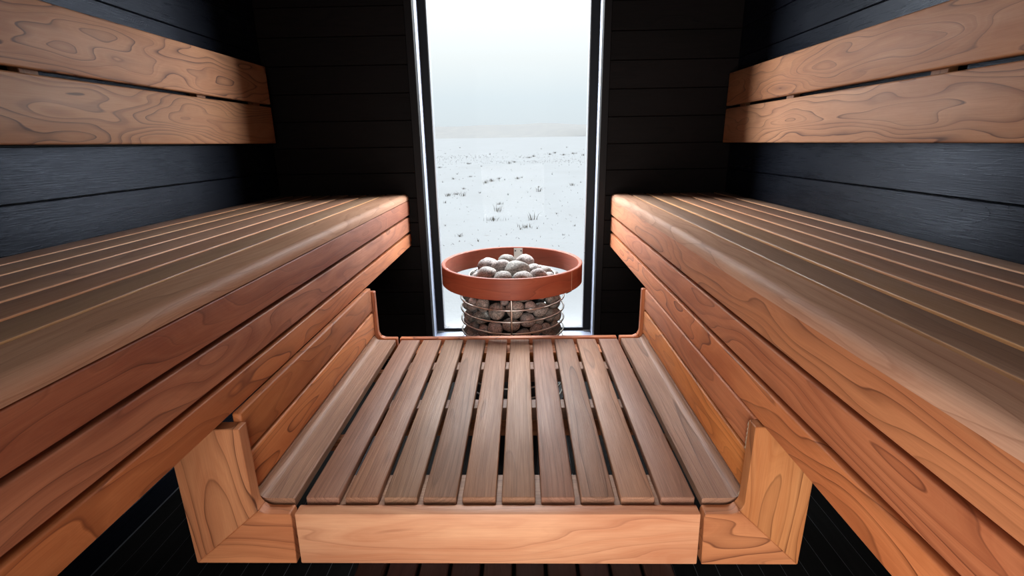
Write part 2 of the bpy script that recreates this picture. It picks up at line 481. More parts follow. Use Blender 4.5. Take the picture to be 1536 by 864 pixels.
# far wall with the window opening
WX0, WX1, WZ0, WZ1 = -0.552, 0.432, -1.055, 0.93
wb = structure('wall_back'); tag(wb, 'far wall of dark brown stained horizontal planks on both sides of the window')
core('wall_core', XL - .1, WX0, YB + 0.018, YB + 0.22, ZF, ZC, wb)
core('wall_core', WX1, XR + .1, YB + 0.018, YB + 0.22, ZF, ZC, wb)
core('wall_core', WX0, WX1, YB + 0.018, YB + 0.22, ZF, WZ0 - 0.046, wb)
core('wall_core', WX0, WX1, YB + 0.018, YB + 0.22, WZ1, ZC, wb)
z = 0.115 - 11 * 0.129
while z < ZC:
    z0, z1 = max(z, ZF), min(z + 0.129, ZC)
    if z1 - z0 > 0.02:
        for xa, xb in ((XL, WX0), (WX1, XR)):
            board('wall_plank', xa, xb, YB, YB + 0.018, z0 + 0.001, z1 - 0.001, 'XZY', W_END, wb, 0.002)
    z += 0.129
board('wall_plank', WX0, WX1, YB, YB + 0.018, ZF, WZ0 - 0.046, 'XZY', W_END, wb, 0.002)
board('wall_plank', WX0, WX1, YB, YB + 0.018, WZ1, ZC, 'XZY', W_END, wb, 0.002)

# wall behind the photographer with the assumed doorway
wf = structure('wall_front'); tag(wf, 'black wall behind the viewpoint with an assumed open doorway')
DX0, DX1, DZ1 = -0.60, 0.44, 0.98
core('wall_panel', XL - .1, DX0, YF - 0.1, YF, ZF, ZC, wf)
core('wall_panel', DX1, XR + .1, YF - 0.1, YF, ZF, ZC, wf)
core('wall_panel', DX0, DX1, YF - 0.1, YF, DZ1, ZC, wf)
ce = structure('ceiling'); tag(ce, 'black plank ceiling')
core('ceiling_core', XL - .1, XR + .1, YF - .1, YB + .12, ZC + 0.02, ZC + 0.12, ce)
y = YF
while y < YB - 0.02:
    board('ceiling_plank', XL, XR, y + 0.001, min(y + 0.137, YB) - 0.001, ZC, ZC + 0.02, 'XYZ', W_WALL, ce, 0.002)
    y += 0.137

# ------------------------------------------------------------------ window
wi = structure('window_1'); tag(wi, 'tall narrow window with black frame looking onto a snowy field')
YG = YB + 0.185                                            # glass plane
YS = YB + 0.140                                            # face of the sash
gx0, gx1, gz0, gz1 = -0.470, 0.350, -1.058, 0.90
for xa, xb in ((WX0, -0.514), (0.396, WX1)):               # flat trim on the wall
    board('window_trim', xa, xb, YB - 0.006, YB + 0.05, WZ0 - .03, WZ1, 'ZXY', M_TRIM, wi, 0.0015)
for xa, xb in ((WX0, -0.514), (0.396, WX1)):               # deep satin reveal of pale bluish aluminium
    board('window_reveal', xa, xb, YB + 0.0505, YB + 0.22, WZ0 - .03, WZ1, 'ZYX', M_REVEAL, wi, 0.0)
for s, edge, ix in ((1, -0.514, gx0), (-1, 0.396, gx1)):
    a0, a1 = sorted((edge + s * 0.0003, ix - s * 0.004))
    board('sash_stile', a0, a1, YS, YS + 0.07, WZ0 - .02, WZ1, 'ZXY', M_BLACK, wi, 0.0015)
    a0, a1 = sorted((ix - s * 0.0038, ix))
    board('glazing_bead', a0, a1, YS + 0.004, YG + 0.01, gz0 - 0.004, WZ1, 'ZYX', M_BEAD, wi, 0.0)
board('sash_rail', gx0 - 0.004, gx1 + 0.004, YS, YS + 0.07, WZ0 - .022, gz0 - 0.0045, 'XZY', M_BLACK, wi, 0.0015)
board('sash_rail', gx0 - 0.004, gx1 + 0.004, YS, YS + 0.07, gz1, WZ1, 'XZY', M_BLACK, wi, 0.002)
board('glazing_bead', gx0, gx1, YS + 0.004, YG + 0.01, gz0 - 0.004, gz0, 'XYZ', M_BEAD, wi, 0.0)
sill = board('window_sill', -0.5135, 0.3955, YB - 0.004, YS - 0.0005, WZ0 - 0.045, WZ0 - 0.023, 'XYZ', M_REVEAL, wi, 0.002)
gl = board('pane', gx0, gx1, YG, YG + 0.001, gz0, gz1, 'XZY', M_GLASS, wi, 0)

# ------------------------------------------------------------------ outdoors
def rise(y_):
    return 0.0195 * max(0.0, y_ - 9) if y_ < 400 else 7.6


def field():
    bm = bmesh.new()
    xs = [-400, -200, -90, -50, -30, -18, -12, -8, -5, -3, -1.5, 0, 1.5, 3, 5, 8, 12, 18, 30, 50, 90, 200, 400]
    ys = [-300, -80, -25, -8, -1, 4, 5.5, 7, 8.5, 10, 12, 14, 16.5, 19, 22, 26, 31, 38, 47, 60, 80, 110, 150, 220, 400]
    g = [[bm.verts.new((x_, y_, -0.42 + 0.10 * noise.noise(Vector((x_ * 0.13, y_ * 0.09, 0))) * min(1, max(0, (y_ - 4) / 6)) + rise(y_))) for x_ in xs] for y_ in ys]
    for i in range(len(ys) - 1):
        for j in range(len(xs) - 1):
            f = bm.faces.new((g[i][j], g[i][j + 1], g[i + 1][j + 1], g[i + 1][j])); f.smooth = True
    return bm


snow = obj('ground', field(), M_SNOW)
tag(snow, 'flat snow covered field outside the window', kind='structure')


def hill():
    bm = bmesh.new()
    A = []
    for i in range(61):
        x_ = -240 + i * 8
        h_ = 8.3 + 1.6 * noise.noise(Vector((x_ * 0.012, 3.1, 0))) + 1.2 * noise.noise(Vector((x_ * 0.05, 1.1, 0)))
        row = []
        for k, (dy, fz) in enumerate(((0, 0), (12, 0.35), (26, 0.75), (45, 1.0), (80, 0.9), (110, 0))):
            row.append(bm.verts.new((x_, 170 + dy + 14 * noise.noise(Vector((x_ * 0.02, dy, 5))), 2.0 + (h_ - 2.0) * fz)))
        A.append(row)
    for i in range(60):
        for k in range(5):
            f = bm.faces.new((A[i][k], A[i + 1][k], A[i + 1][k + 1], A[i][k + 1])); f.smooth = True
    bmesh.ops.recalc_face_normals(bm, faces=bm.faces)
    return bm


tag(obj('hill', hill(), M_HILL), 'low pale brown hill on the horizon beyond the snow field', kind='structure')


def tuft_mesh(seed, blades, hgt, spread):
    rr = random.Random(seed)
    bm = bmesh.new()
    for i in range(blades):
        a = rr.uniform(0, 6.28); d = abs(rr.gauss(0, spread)); bx, by = d * math.cos(a), d * math.sin(a) * 0.6
        h_ = hgt * rr.uniform(0.35, 1.0); lean = rr.gauss(0, 0.4) * h_; ln2 = rr.gauss(0, 0.4) * h_
        wd = rr.uniform(0.004, 0.009)
        ang = rr.uniform(0, 3.14); ca, sa = math.cos(ang) * wd, math.sin(ang) * wd
        v = [bm.verts.new(c) for c in ((bx - ca, by - sa, -0.03), (bx + ca, by + sa, -0.03), (bx + lean * .5 + ca * .7, by + ln2 * .5 + sa * .7, h_ * .6), (bx + lean * .5 - ca * .7, by + ln2 * .5 - sa * .7, h_ * .6), (bx + lean * 1.3, by + ln2 * 1.3, h_))]
        bm.faces.new((v[0], v[1], v[2], v[3])); bm.faces.new((v[3], v[2], v[4]))
    me = bpy.data.meshes.new('grass_tuft'); bm.to_mesh(me); bm.free(); me.materials.append(M_GRASS)
    return me


TUFT = [tuft_mesh(1, 26, 0.16, 0.10), tuft_mesh(2, 16, 0.22, 0.06), tuft_mesh(3, 34, 0.12, 0.18), tuft_mesh(4, 8, 0.10, 0.05)]


def ground_z(x_, y_):
    return -0.42 + 0.10 * noise.noise(Vector((x_ * 0.13, y_ * 0.09, 0))) * min(1, max(0, (y_ - 4) / 6)) + rise(y_)


def px_ray(px, py):
    return right * ((px - 768) / 737.78) + up * (-(py - 432) / 737.78) + fwd


def on_ground(px, py):
    r = px_ray(px, py)
    k = (-0.42 - H) / r.z if r.z < -0.01 else 60
    for _ in range(12):
        k = min(140, 0.5 * k + 0.5 * (-0.42 + rise(r.y * k) - H) / min(r.z, -0.004))
    return r.x * k, r.y * k


tufts = [  # where the photograph shows withered grass in the snow, size class, scale
    (668, 306, 3, .9), (672, 296, 0, .7), (684, 294, 2, .7), (695, 296, 1, .8), (696, 286, 0, .5), (746, 318, 1, 1.0), (741, 330, 2, .9), (750, 308, 0, .6),
    (738, 274, 2, 1.1), (728, 277, 0, .8), (748, 270, 0, .6), (757, 272, 3, .8), (776, 270, 0, .8), (783, 268, 1, .5), (809, 290, 1, .8), (808, 284, 0, .4), (858, 281, 0, .7), (871, 276, 3, .7),
    (798, 330, 1, .9), (788, 341, 2, .7), (781, 344, 3, .8), (806, 343, 3, .6), (680, 270, 0, .6), (686, 262, 3, .8), (706, 266, 2, .6), (660, 252, 2, 1.0), (703, 246, 2, 1.0), (722, 250, 3, 1.0),
    (764, 246, 0, 1.0), (771, 244, 2, 1.0), (793, 237, 2, 1.3), (800, 235, 0, 1.3), (824, 232, 2, 1.3), (832, 230, 0, 1.2), (846, 233, 2, 1.3), (860, 231, 2, 1.3), (875, 234, 0, 1.2), (780, 236, 3, 1.4),
    (690, 354, 0, .5), (717, 361, 3, .7), (668, 338, 3, .6), (862, 340, 3, .6), (835, 322, 3, .6), (845, 353, 3, .5), (720, 292, 3, .7), (762, 295, 3, .7), (828, 262, 3, .9), (664, 275, 3, .8),
    (700, 236, 3, 1.5), (735, 232, 3, 1.5), (668, 231, 3, 1.6), (752, 226, 3, 1.8), (812, 224, 3, 1.8), (850, 222, 3, 1.9), (690, 222, 3, 2.0), (655, 286, 3, .6), (760, 352, 3, .5)]
TO = []
for px, py, k, s in tufts:
    gx, gy = on_ground(px, py)
    o = bpy.data.objects.new('grass_tuft', TUFT[k]); COL.objects.link(o)
    o.location = (gx, gy, ground_z(gx, gy) - 0.0); o.scale = (s * 1.0,) * 3; o.rotation_euler.z = random.uniform(0, 6.28)
    tag(o, 'small tuft of withered grass sticking out of the snow outside', 'grass', 'withered tufts in the snow field')
    TO.append((px, py, k, s, o))
ORD = 'leftmost,second,third,fourth,fifth,sixth,seventh,eighth,ninth,tenth,eleventh,twelfth,thirteenth,fourteenth,fifteenth,sixteenth,seventeenth,eighteenth,nineteenth,twentieth'.split(',')


def nth(i):
    return 'leftmost' if i == 0 else ORD[i] + ' from the left'


def pxx(p):
    d_ = Vector(p) - cam.matrix_world.translation
    return d_.dot(right) / d_.dot(fwd)


for lo, hi, where in ((215, 228, 'in the farthest snow below the hill'), (228, 240, 'in the far band of stubble'), (240, 262, 'just before the far stubble band'), (262, 281, 'at mid distance in the snow'),
                      (281, 300, 'a little nearer than mid distance'), (300, 336, 'in the near snow above the hoop'), (336, 370, 'in the nearest snow beside the hoop')):
    row = sorted([t for t in TO if lo <= t[1] < hi], key=lambda t: t[0])
    for i, t in enumerate(row):
        kind = ('small upright', 'thin tall', 'wide spreading', 'tiny sparse')[t[2]]
        tag(t[4], '%s grass tuft %s, %s' % (kind, where, nth(i)))
# the faint line of stubble farther off is beyond counting
bm = bmesh.new()
rr = random.Random(5)
for i in range(900):
    py = rr.choice((rr.gauss(237, 2.5), rr.gauss(243, 2), rr.uniform(222, 370))); px = rr.uniform(640, 895)
    gx, gy = on_ground(px, max(py, 221)); gz = ground_z(gx, gy); h_ = rr.uniform(0.01, 0.035) * (1 if py > 260 else 1.6); wd = 0.003 + gy * 0.0004
    lx = rr.gauss(0, .03)
    if any((gx - t[4].location.x) ** 2 + (gy - t[4].location.y) ** 2 < 0.5 for t in TO if t[1] < 262): continue
    v = [bm.verts.new(c) for c in ((gx - wd, gy, gz - .01), (gx + wd, gy + .01, gz - .01), (gx + lx, gy, gz + h_))]
    bm.faces.new(v)
tag(obj('grass_stubble', bm, M_GRASS), 'thin stubble scattered over the snow field outside', 'grass', kind='stuff')


# ------------------------------------------------------------------ upper benches
def rounded_board(name, x0, x1, y0, y1, z0, z1, mat, parent, rad, sgn):
    """nosing: the aisle-side top edge carries a wide round"""
    W, T, Ln = x1 - x0, z1 - z0, y1 - y0
    poly = []
    r = rad
    n_ = 7
    ed = W / 2
    # local: Y across (towards aisle = +sgn), Z up
    pts = [(-ed, -T / 2), (ed, -T / 2)]
    for i in range(n_ + 1):
        a = i * math.pi / 2 / n_
        pts.append((ed - r + r * math.cos(a), T / 2 - r + r * math.sin(a)))
    pts += [(-ed + 0.003, T / 2), (-ed, T / 2 - 0.003)]
    if sgn < 0:
        pts = [(-a, b) for a, b in pts][::-1]
    bm = bmesh.new()
    A = [bm.verts.new((-Ln / 2, a, b)) for a, b in pts]
    B = [bm.verts.new((Ln / 2, a, b)) for a, b in pts]
    for i in range(len(pts)):
        j = (i + 1) % len(pts)
        bm.faces.new((A[i], A[j], B[j], B[i]))
    bm.faces.new(A[::-1]); bm.faces.new(B)
    bmesh.ops.recalc_face_normals(bm, faces=bm.faces)
    o = obj(name, bm, mat, parent)
    smooth(o.data, 30)
    o.matrix_local = Matrix.Translation(Vector(((x0 + x1) / 2, (y0 + y1) / 2, (z0 + z1) / 2 + H)) - parent_loc(parent)) @ Matrix(((0, 1, 0), (1, 0, 0), (0, 0, 1))).to_4x4()
    return o


BY0, BY1 = -0.55, 2.585
for side, T_, F_, pitch, wall, fz in (('left', TL, FL, 0.0965, XL, ((-0.283, -0.356), (-0.368, -0.443), (-0.456, -0.520))),
                                      ('right', TR, FR, 0.0862, XR, ((-0.289, -0.366), (-0.378, -0.451), (-0.464, -0.535)))):
    s = 1 if side == 'left' else -1                       # towards the aisle
    b = thing('upper_bench', 'upper slatted wooden bench along the %s wall with three board front' % side, 'bench',
              ((F_ + wall) / 2, (BY0 + BY1) / 2, 0), 'upper benches')
    gap0 = -0.704 if side == 'left' else 0.544            # first gap behind the nosing
    a0, a1 = sorted((F_, gap0))
    z_un = T_ - 0.030
    sgn = s
    rounded_board('bench_nosing', a0, a1, BY0, BY1, z_un, T_, W_NOSE_LIT, b, 0.024, sgn)
    xx = gap0 - s * 0.010
    for i in range(6):
        x_in, x_out = xx, xx - s * (pitch - 0.012)
        if i == 5: x_out = wall + s * 0.004
        a0, a1 = sorted((x_in, x_out))
        board('seat_slat', a0, a1, BY0, BY1, T_ - 0.027, T_, 'YXZ', W_SEAT, b, 0.003, 2)
        xx = x_out - s * 0.012
    for i, (zt, zb) in enumerate(fz):
        rec = (0.0, 0.003, 0.003)[i]
        xo = F_ + s * (-0.003 + (0.003 if i == 0 else 0.002 if i == 1 else 0.003)) - s * rec
        a0, a1 = sorted((F_ - s * rec, F_ - s * (rec + 0.024)))
        board('fascia_board', a0, a1, BY0, BY1, zb, zt, 'YZX', W_FASCIA_SHADE if side == 'left' and i < 2 else W_FASCIA, b, 0.003, 2)
    # cross bearers and the rear ledger hold the slats; posts stand behind the fascia
    for yy in (-0.40, 0.45, 1.25, 2.05, 2.50):
        a0, a1 = sorted((F_ - s * 0.030, wall + s * 0.002))
        board('cross_bearer', a0, a1, yy, yy + 0.045, T_ - 0.105, T_ - 0.0305, 'XZY', W_FASCIA, b, 0.002)
        a0, a1 = sorted((F_ - s * 0.029, F_ - s * 0.055))
        board('fascia_post', a0, a1, yy + 0.046, yy + 0.090, fz[2][1] + 0.002, T_ - 0.0305, 'ZYX', W_FASCIA, b, 0.002)

# ------------------------------------------------------------------ backrests
for side, xf, th, zs in (('left', -1.220, 0.026, ((0.013, 0.183), (0.195, 0.366))), ('right', 1.000, 0.026, ((-0.017, 0.142), (0.154, 0.303)))):
    s = 1 if side == 'left' else -1
    wall = XL if side == 'left' else XR
    y1 = 2.53 if side == 'left' else 2.575
    b = thing('backrest', 'wooden backrest of two wide boards on the %s wall' % side, 'backrest', (xf, 1.0, H + 0.1), 'wall backrests')
    for zb, zt in zs:
        a0, a1 = sorted((xf, xf - s * th))
        board('backrest_board', a0, a1, BY0, y1, zb, zt, 'YZX', W_BACK, b, 0.005, 2)
    for yy in (-0.3, 0.62, 1.30, 2.0, 2.42):
        a0, a1 = sorted((xf - s * (th + 0.0005), wall + s * 0.0002))
        board('mounting_block', a0, a1, yy, yy + 0.055, zs[0][0] + 0.02, zs[1][1] - 0.02, 'ZYX', W_BACK, b, 0.002)

# ------------------------------------------------------------------ lower bench: central slatted panel
NY, FY = 0.852, 1.818                                     # near and far faces
RZ = -0.746                                               # top of its rails
SZ = -0.735                                               # top of its slats
c = thing('lower_bench', 'lower slatted wooden seat spanning the aisle with a pale front board', 'bench', (-0.06, 1.33, 0))


def slab(name, poly_xz, y0, y1, mat, parent, grain='X', bev=0.002, seg=2):
    """polygon in the XZ plane extruded from y0 to y1; grain along X or Z"""
    cx = sum(p[0] for p in poly_xz) / len(poly_xz); cz = sum(p[1] for p in poly_xz) / len(poly_xz)
    if grain == 'X':
        pl = [(p[0] - cx, p[1] - cz) for p in poly_xz]; M_ = AX['XZY']
    else:
        pl = [(p[1] - cz, p[0] - cx) for p in poly_xz]; M_ = AX['ZXY']
    o = obj(name, prism(pl, y1 - y0, bev, seg), mat, parent)
    smooth(o.data, 25)
    o.matrix_local = Matrix.Translation(Vector((cx, (y0 + y1) / 2, cz + H)) - parent_loc(parent)) @ M_.to_4x4()
    return o


RX0, RX1 = -0.488, 0.365
slab('front_rail', [(RX0, RZ), (RX1, RZ), (RX1 + 0.003, RZ - .13), (RX0 - 0.003, RZ - .13)], NY, NY + 0.030, W_RAIL, c, 'X', 0.003)
slab('rear_rail', [(RX0, RZ + .012), (RX1, RZ + .012), (RX1, RZ - .10), (RX0, RZ - .10)], FY - 0.026, FY, W_FASCIA, c, 'X', 0.004)
for i in range(10):
    x0 = -0.478 + 0.0855 * i
    board('seat_slat', x0, x0 + 0.0728, NY + 0.038, FY - 0.036, SZ - 0.021, SZ, 'YXZ', W_SLAT, c, 0.003, 2)
BT = SZ - 0.0215
board('cross_bearer', RX0 + .01, RX1 - .01, NY + 0.0305, 0.995, BT - 0.035, BT, 'XYZ', W_SLAT, c, 0.002)
board('cross_bearer', RX0 + .01, RX1 - .01, 1.30, 1.352, BT - 0.040, BT, 'XYZ', W_SLAT, c, 0.002)
board('cross_bearer', RX0 + .01, RX1 - .01, 1.30, 1.352, BT - 0.095, BT - 0.0405, 'XZY', W_FASCIA, c, 0.002)
board('cross_bearer', RX0 + .01, RX1 - .01, 1.56, 1.62, BT - 0.050, BT, 'XZY', W_SLAT, c, 0.002)
board('cross_bearer', RX0 + .01, RX1 - .01, 1.70, FY - 0.0265, BT - 0.035, BT, 'XYZ', W_FASCIA, c, 0.002)

# ------------------------------------------------------------------ lower bench: the two L shaped side modules
for side in ('left', 'right'):
    L_ = side == 'left'
    s = 1 if L_ else -1                                   # towards the aisle
    inner = -0.572 if L_ else 0.452                       # aisle face of the upright frame
    outer = -0.722 if L_ else 0.582
    gapx = -0.4985 if L_ else 0.3755                      # end beside the central panel
    top = -0.542 if L_ else -0.541
    bot = RZ - 0.130
    p = thing('bench_side_panel', 'L shaped %s end of the lower seat with mitred front frame' % side, 'bench', ((inner + gapx) / 2, 1.33, 0), 'end pieces of the lower seat')
    r = 0.030
    arc = [(inner + s * r - s * r * math.cos(a), RZ + r - r * math.sin(a)) for a in [i * math.pi / 2 / 6 for i in range(7)]]
    mitre_in = arc[3]
    # upright, grain vertical, cut on the mitre
    up_poly = [(inner, top)] + arc[:4] + [(outer, bot), (outer, top)]
    foot_poly = arc[3:] + [(gapx, RZ), (gapx + s * 0.003, RZ - .008), (gapx - s * 0.002, bot), (outer, bot)]
    slab('frame_upright', up_poly, NY, NY + 0.030, W_ARM, p, 'Z', 0.0015, 1)
    slab('frame_foot', foot_poly, NY, NY + 0.030, W_FASCIA, p, 'X', 0.0015, 1)
    # the rear frame is the same shape but slimmer
    up2 = [(inner, top)] + arc[:4] + [(inner - s * 0.04, RZ - 0.06), (inner - s * 0.055, RZ - 0.06), (inner - s * 0.055, top)]
    ft2 = arc[3:] + [(gapx, RZ), (gapx, RZ - .09), (inner - s * 0.04, RZ - .09), (inner - s * 0.04, RZ - .06)]
    dz = 0.012
    slab('frame_upright', [(a, b_ + dz) if i_ not in (0, len(up2) - 1) else (a, b_) for i_, (a, b_) in enumerate(up2)], FY - 0.026, FY, W_FASCIA, p, 'Z', 0.003, 1)
    slab('frame_foot', [(a, b_ + dz) for a, b_ in ft2], FY - 0.026, FY, W_FASCIA, p, 'X', 0.003, 1)
    # coved seat board: flat with a rising quarter round against the wall side
    t_ = 0.022
    e = gapx - s * 0.003
    k = inner - s * 0.008                                 # cladding face
    cv = [(k + s * 0.019 - s * 0.019 * math.cos(a), SZ + 0.018 - 0.018 * math.sin(a)) for a in [i * math.pi / 2 / 6 for i in range(7)]]
    prof = [(e, SZ - t_), (e, SZ - .003), (e - s * .003, SZ)] + cv[::-1] + [(k - s * 0.018, SZ + 0.018), (k - s * 0.018, SZ - t_)]
    cx = sum(q[0] for q in prof) / len(prof)
    bm = bmesh.new()
    y0, y1 = NY + 0.036, FY - 0.034
    A = [bm.verts.new((-(y1 - y0) / 2, q[0] - cx, q[1] - SZ)) for q in prof]
    B = [bm.verts.new(((y1 - y0) / 2, q[0] - cx, q[1] - SZ)) for q in prof]
    for i in range(len(prof)):
        j = (i + 1) % len(prof)
        bm.faces.new((A[i], A[j], B[j], B[i]))
    bm.faces.new(A[::-1]); bm.faces.new(B)
    bmesh.ops.recalc_face_normals(bm, faces=bm.faces)
    o = obj('seat_board', bm, W_SLAT, p); smooth(o.data, 30)
    o.matrix_local = Matrix.Translation(Vector((cx, (y0 + y1) / 2, SZ + H)) - parent_loc(p)) @ Matrix(((0, 1, 0), (1, 0, 0), (0, 0, 1))).to_4x4()
    # cladding: two boards up the side
    a0, a1 = sorted((k, k - s * 0.020))
    zt = -0.523 if L_ else -0.538
    board('side_board', a0, a1, y0 - 0.006, y1, SZ + 0.023, SZ + 0.112, 'YZX', W_FASCIA, p, 0.004, 2)
    board('side_board', a0, a1, y0 - 0.006, y1, SZ + 0.121, zt, 'YZX', W_FASCIA, p, 0.004, 2)
    # hidden bearers that carry it
    a0, a1 = sorted((k - s * 0.0205, outer))
    for yy in (1.2, 1.62):
        board('cross_bearer', a0, a1, yy, yy + 0.03, SZ - 0.06, top, 'ZXY', W_FASCIA, p, 0.002)
        b0, b1 = sorted((outer, gapx - s * 0.004))
        board('cross_bearer', b0, b1, yy, yy + 0.03, SZ - 0.10, SZ - t_ - 0.0405, 'XZY', W_FASCIA, p, 0.002)
    if not L_:
        # twisted rope seen between the side boards and the front frame
        for za, zb, nt_ in ((top - 0.006, top - 0.070, 6), (RZ + 0.030, RZ + 0.012, 2)):
            for ph in (0, math.pi):
                pts = []
                for i in range(33):
                    q = i / 32
                    a = ph + q * nt_ * math.pi
                    pts.append((k + s * 0.001 + 0.0028 * math.cos(a), NY + 0.0335 + 0.0028 * math.sin(a), za + (zb - za) * q))
                o = obj('rope_strand', tube(pts, 0.0034, False, 6), M_ROPE, p)
                o.location = Vector((0, 0, H)) - parent_loc(p)
                o['label'] = 'pale twisted rope strand at the board ends'

# ------------------------------------------------------------------ foot duckboard
d = thing('foot_duckboard', 'low slatted reddish brown footboard on the floor under the lower seat', 'duckboard', (-0.03, 0.8, 0))
for i in range(10):
    x0 = -0.466 + 0.0878 * i
    board('foot_slat', x0, x0 + 0.077, 0.15, 1.42, -1.142, -1.120, 'YXZ', W_DUCK, d, 0.003, 1)
for yy in (0.2, 0.75, 1.32):
    board('duckboard_bearer', -0.46, 0.40, yy, yy + 0.05, ZF + 0.0, -1.1425, 'XZY', W_DUCK, d, 0.002)

# ------------------------------------------------------------------ heater
HX, HY = -0.050, 2.205
h = thing('sauna_heater', 'cylindrical steel wire cage heater filled with stones before the window', 'heater', (HX, HY, 0))


def ring(name, R, z, r, mat=M_STEEL, parent=h):
    pts = [(R * math.cos(2 * math.pi * i / 72), R * math.sin(2 * math.pi * i / 72), z + H) for i in range(72)]
    return obj(name, tube(pts, r, True, 8), mat, parent)


CR = 0.240
ring('cage_ring', 0.198, -0.583, 0.0035)
zz = -0.630
while zz > -1.19:
    ring('cage_ring', CR - (0.006 if zz > -0.64 else 0), zz, 0.0040)
    zz -= 0.0525
for i in range(3):
    a = -math.pi / 2 + i * math.pi * 2 / 3
    ca, sa = math.cos(a), math.sin(a)
    pts = [(0.198 * ca, 0.198 * sa, -0.583 + H), (0.212 * ca, 0.212 * sa, -0.596 + H), (0.240 * ca, 0.240 * sa, -0.618 + H), ((CR + .0075) * ca, (CR + .0075) * sa, -0.645 + H), ((CR + .0075) * ca, (CR + .0075) * sa, 0.02)]
    obj('cage_rod', tube(pts, 0.0040, False, 8), M_STEEL, h)
o = obj('base_plate', lathe([(0.05, 0.0), (0.25, 0.0), (0.25, 0.02), (0.05, 0.02)], 48), M_DARKSTEEL, h)
o = obj('heater_core', lathe([(0.02, 0.02), (0.125, 0.02), (0.125, H - 0.64), (0.10, H - 0.62), (0.02, H - 0.62)], 32), M_DARKSTEEL, h)
o = obj('stone_tray', lathe([(0.126, 0.02), (0.21, 0.02), (0.21, H - 0.895), (0.126, H - 0.895)], 32), M_DARKSTEEL, h)

# wooden guard hoop on three steel brackets
g = thing('guard_hoop', 'round reddish bent wood guard hoop around the stone pile', 'hoop', (HX, HY, H - 0.57))
RO, RI, HT, HB = 0.3215, 0.3045, 0.048, -0.042
pr_ = [(RI + .003, HB), (RO - .003, HB), (RO, HB + .003), (RO, HT - .003), (RO - .003, HT), (RI + .003, HT), (RI, HT - .003), (RI, HB + .003)]
bm = lathe(pr_, 128)
me = bpy.data.meshes.new('hoop_band'); bm.to_mesh(me); bm.free(); smooth(me, 30)


def hoop_wood():
    """wood that follows the bent band: arc length and height as the grain axes"""
    m = W_HOOP.copy(); m.name = 'bent_hoop_wood'
    t = m.node_tree
    tcn = [n for n in t.nodes if n.type == 'TEX_COORD'][0]
    links = [l for l in t.links if l.from_node == tcn]
    sp = t.nodes.new('ShaderNodeSeparateXYZ'); at = t.nodes.new('ShaderNodeMath'); at.operation = 'ARCTAN2'
    ml = t.nodes.new('ShaderNodeMath'); ml.operation = 'MULTIPLY'; ml.inputs[1].default_value = 0.32
    cb = t.nodes.new('ShaderNodeCombineXYZ')
    t.links.new(tcn.outputs['Object'], sp.inputs[0])
    t.links.new(sp.outputs['X'], at.inputs[0]); t.links.new(sp.outputs['Y'], at.inputs[1])
    t.links.new(at.outputs[0], ml.inputs[0]); t.links.new(ml.outputs[0], cb.inputs[0]); t.links.new(sp.outputs['Z'], cb.inputs[1])
    tos = [l.to_socket for l in links]
    for l in links: t.links.remove(l)
    for s_ in tos: t.links.new(cb.outputs[0], s_)
    return m


me.materials.append(hoop_wood())
obj('hoop_band', me, None, g)
# scarf joint of the band, a thin pale line at the front right
a = math.atan2(2.0 - HY - 0.0, 0.259)
a = math.radians(-37)
o = obj('scarf_joint', box_mesh(0.0016, 0.0014, HT - HB - 0.008, 0, 1, plain('pale_glue_line', (0.62, 0.36, 0.24), 0.6), 'scarf_joint'), None, g,
        ((RO) * math.cos(a), (RO) * math.sin(a), (HT + HB) / 2), (0, 0, a + math.pi / 2))
for a in (math.pi / 2 - 0.09, math.pi / 2 + 2.094 - 0.09, math.pi / 2 - 2.094 - 0.09):
    ca, sa = math.cos(a), math.sin(a)
    br = obj('bracket', box_mesh(0.046, 0.003, 0.098, 0.001, 1, M_STEEL, 'bracket'), None, g, ((RI - .002) * ca, (RI - .002) * sa, -0.005), (0, 0, a + math.pi / 2))
    for dx in (-.015, .015):
        for dz in (-.012, .035):
            sc = bmesh.new(); bmesh.ops.create_cone(sc, cap_ends=True, segments=10, radius1=.0042, radius2=.003, depth=.003)
            for v in sc.verts: v.co = Vector((v.co.x, v.co.z, v.co.y))
            obj('screw', sc, M_DARKSTEEL, br, (dx, 0.0028, dz))
    # arm from the bracket in to the cage
    pts = [((RI - .004) * ca, (RI - .004) * sa, -0.050), (0.27 * ca, 0.27 * sa, -0.060), ((CR + 0.003) * ca, (CR + 0.003) * sa, -0.061)]
    obj('bracket_arm', tube(pts, 0.004, False, 8), M_STEEL, g)


# ------------------------------------------------------------------ stones
def stone_mesh(seed):
    bm = bmesh.new()
    bmesh.ops.create_icosphere(bm, subdivisions=3, radius=1)
    off = Vector((seed * 7.1, seed * 3.3, seed * 1.7))
    for v in bm.verts:
        n1 = noise.noise(v.co * 0.9 + off); n2 = noise.noise(v.co * 2.1 + off)
        v.co *= 1 + 0.20 * n1 + 0.06 * n2
    for f in bm.faces: f.smooth = True
    me = bpy.data.meshes.new('sauna_stone'); bm.to_mesh(me); bm.free(); me.materials.append(M_STONE)
    return me


SM = [stone_mesh(i + 1) for i in range(8)]
rs = random.Random(21)


def relax(items, confine, it=120, tight=0.94):
    for _ in range(it):
        for i in range(len(items)):
            a = items[i]
            for j in range(i + 1, len(items)):
                b = items[j]
                dx, dy, dz_ = a[0] - b[0], a[1] - b[1], a[2] - b[2]
                m_ = (a[3] + b[3]) * tight
                d2 = dx * dx + dy * dy + dz_ * dz_
                if d2 < m_ * m_ and d2 > 1e-9:
                    dd = math.sqrt(d2); k_ = 0.5 * (m_ - dd) / dd
                    a[0] += dx * k_; a[1] += dy * k_; a[2] += dz_ * k_
                    b[0] -= dx * k_; b[1] -= dy * k_; b[2] -= dz_ * k_
        for a in items: confine(a)


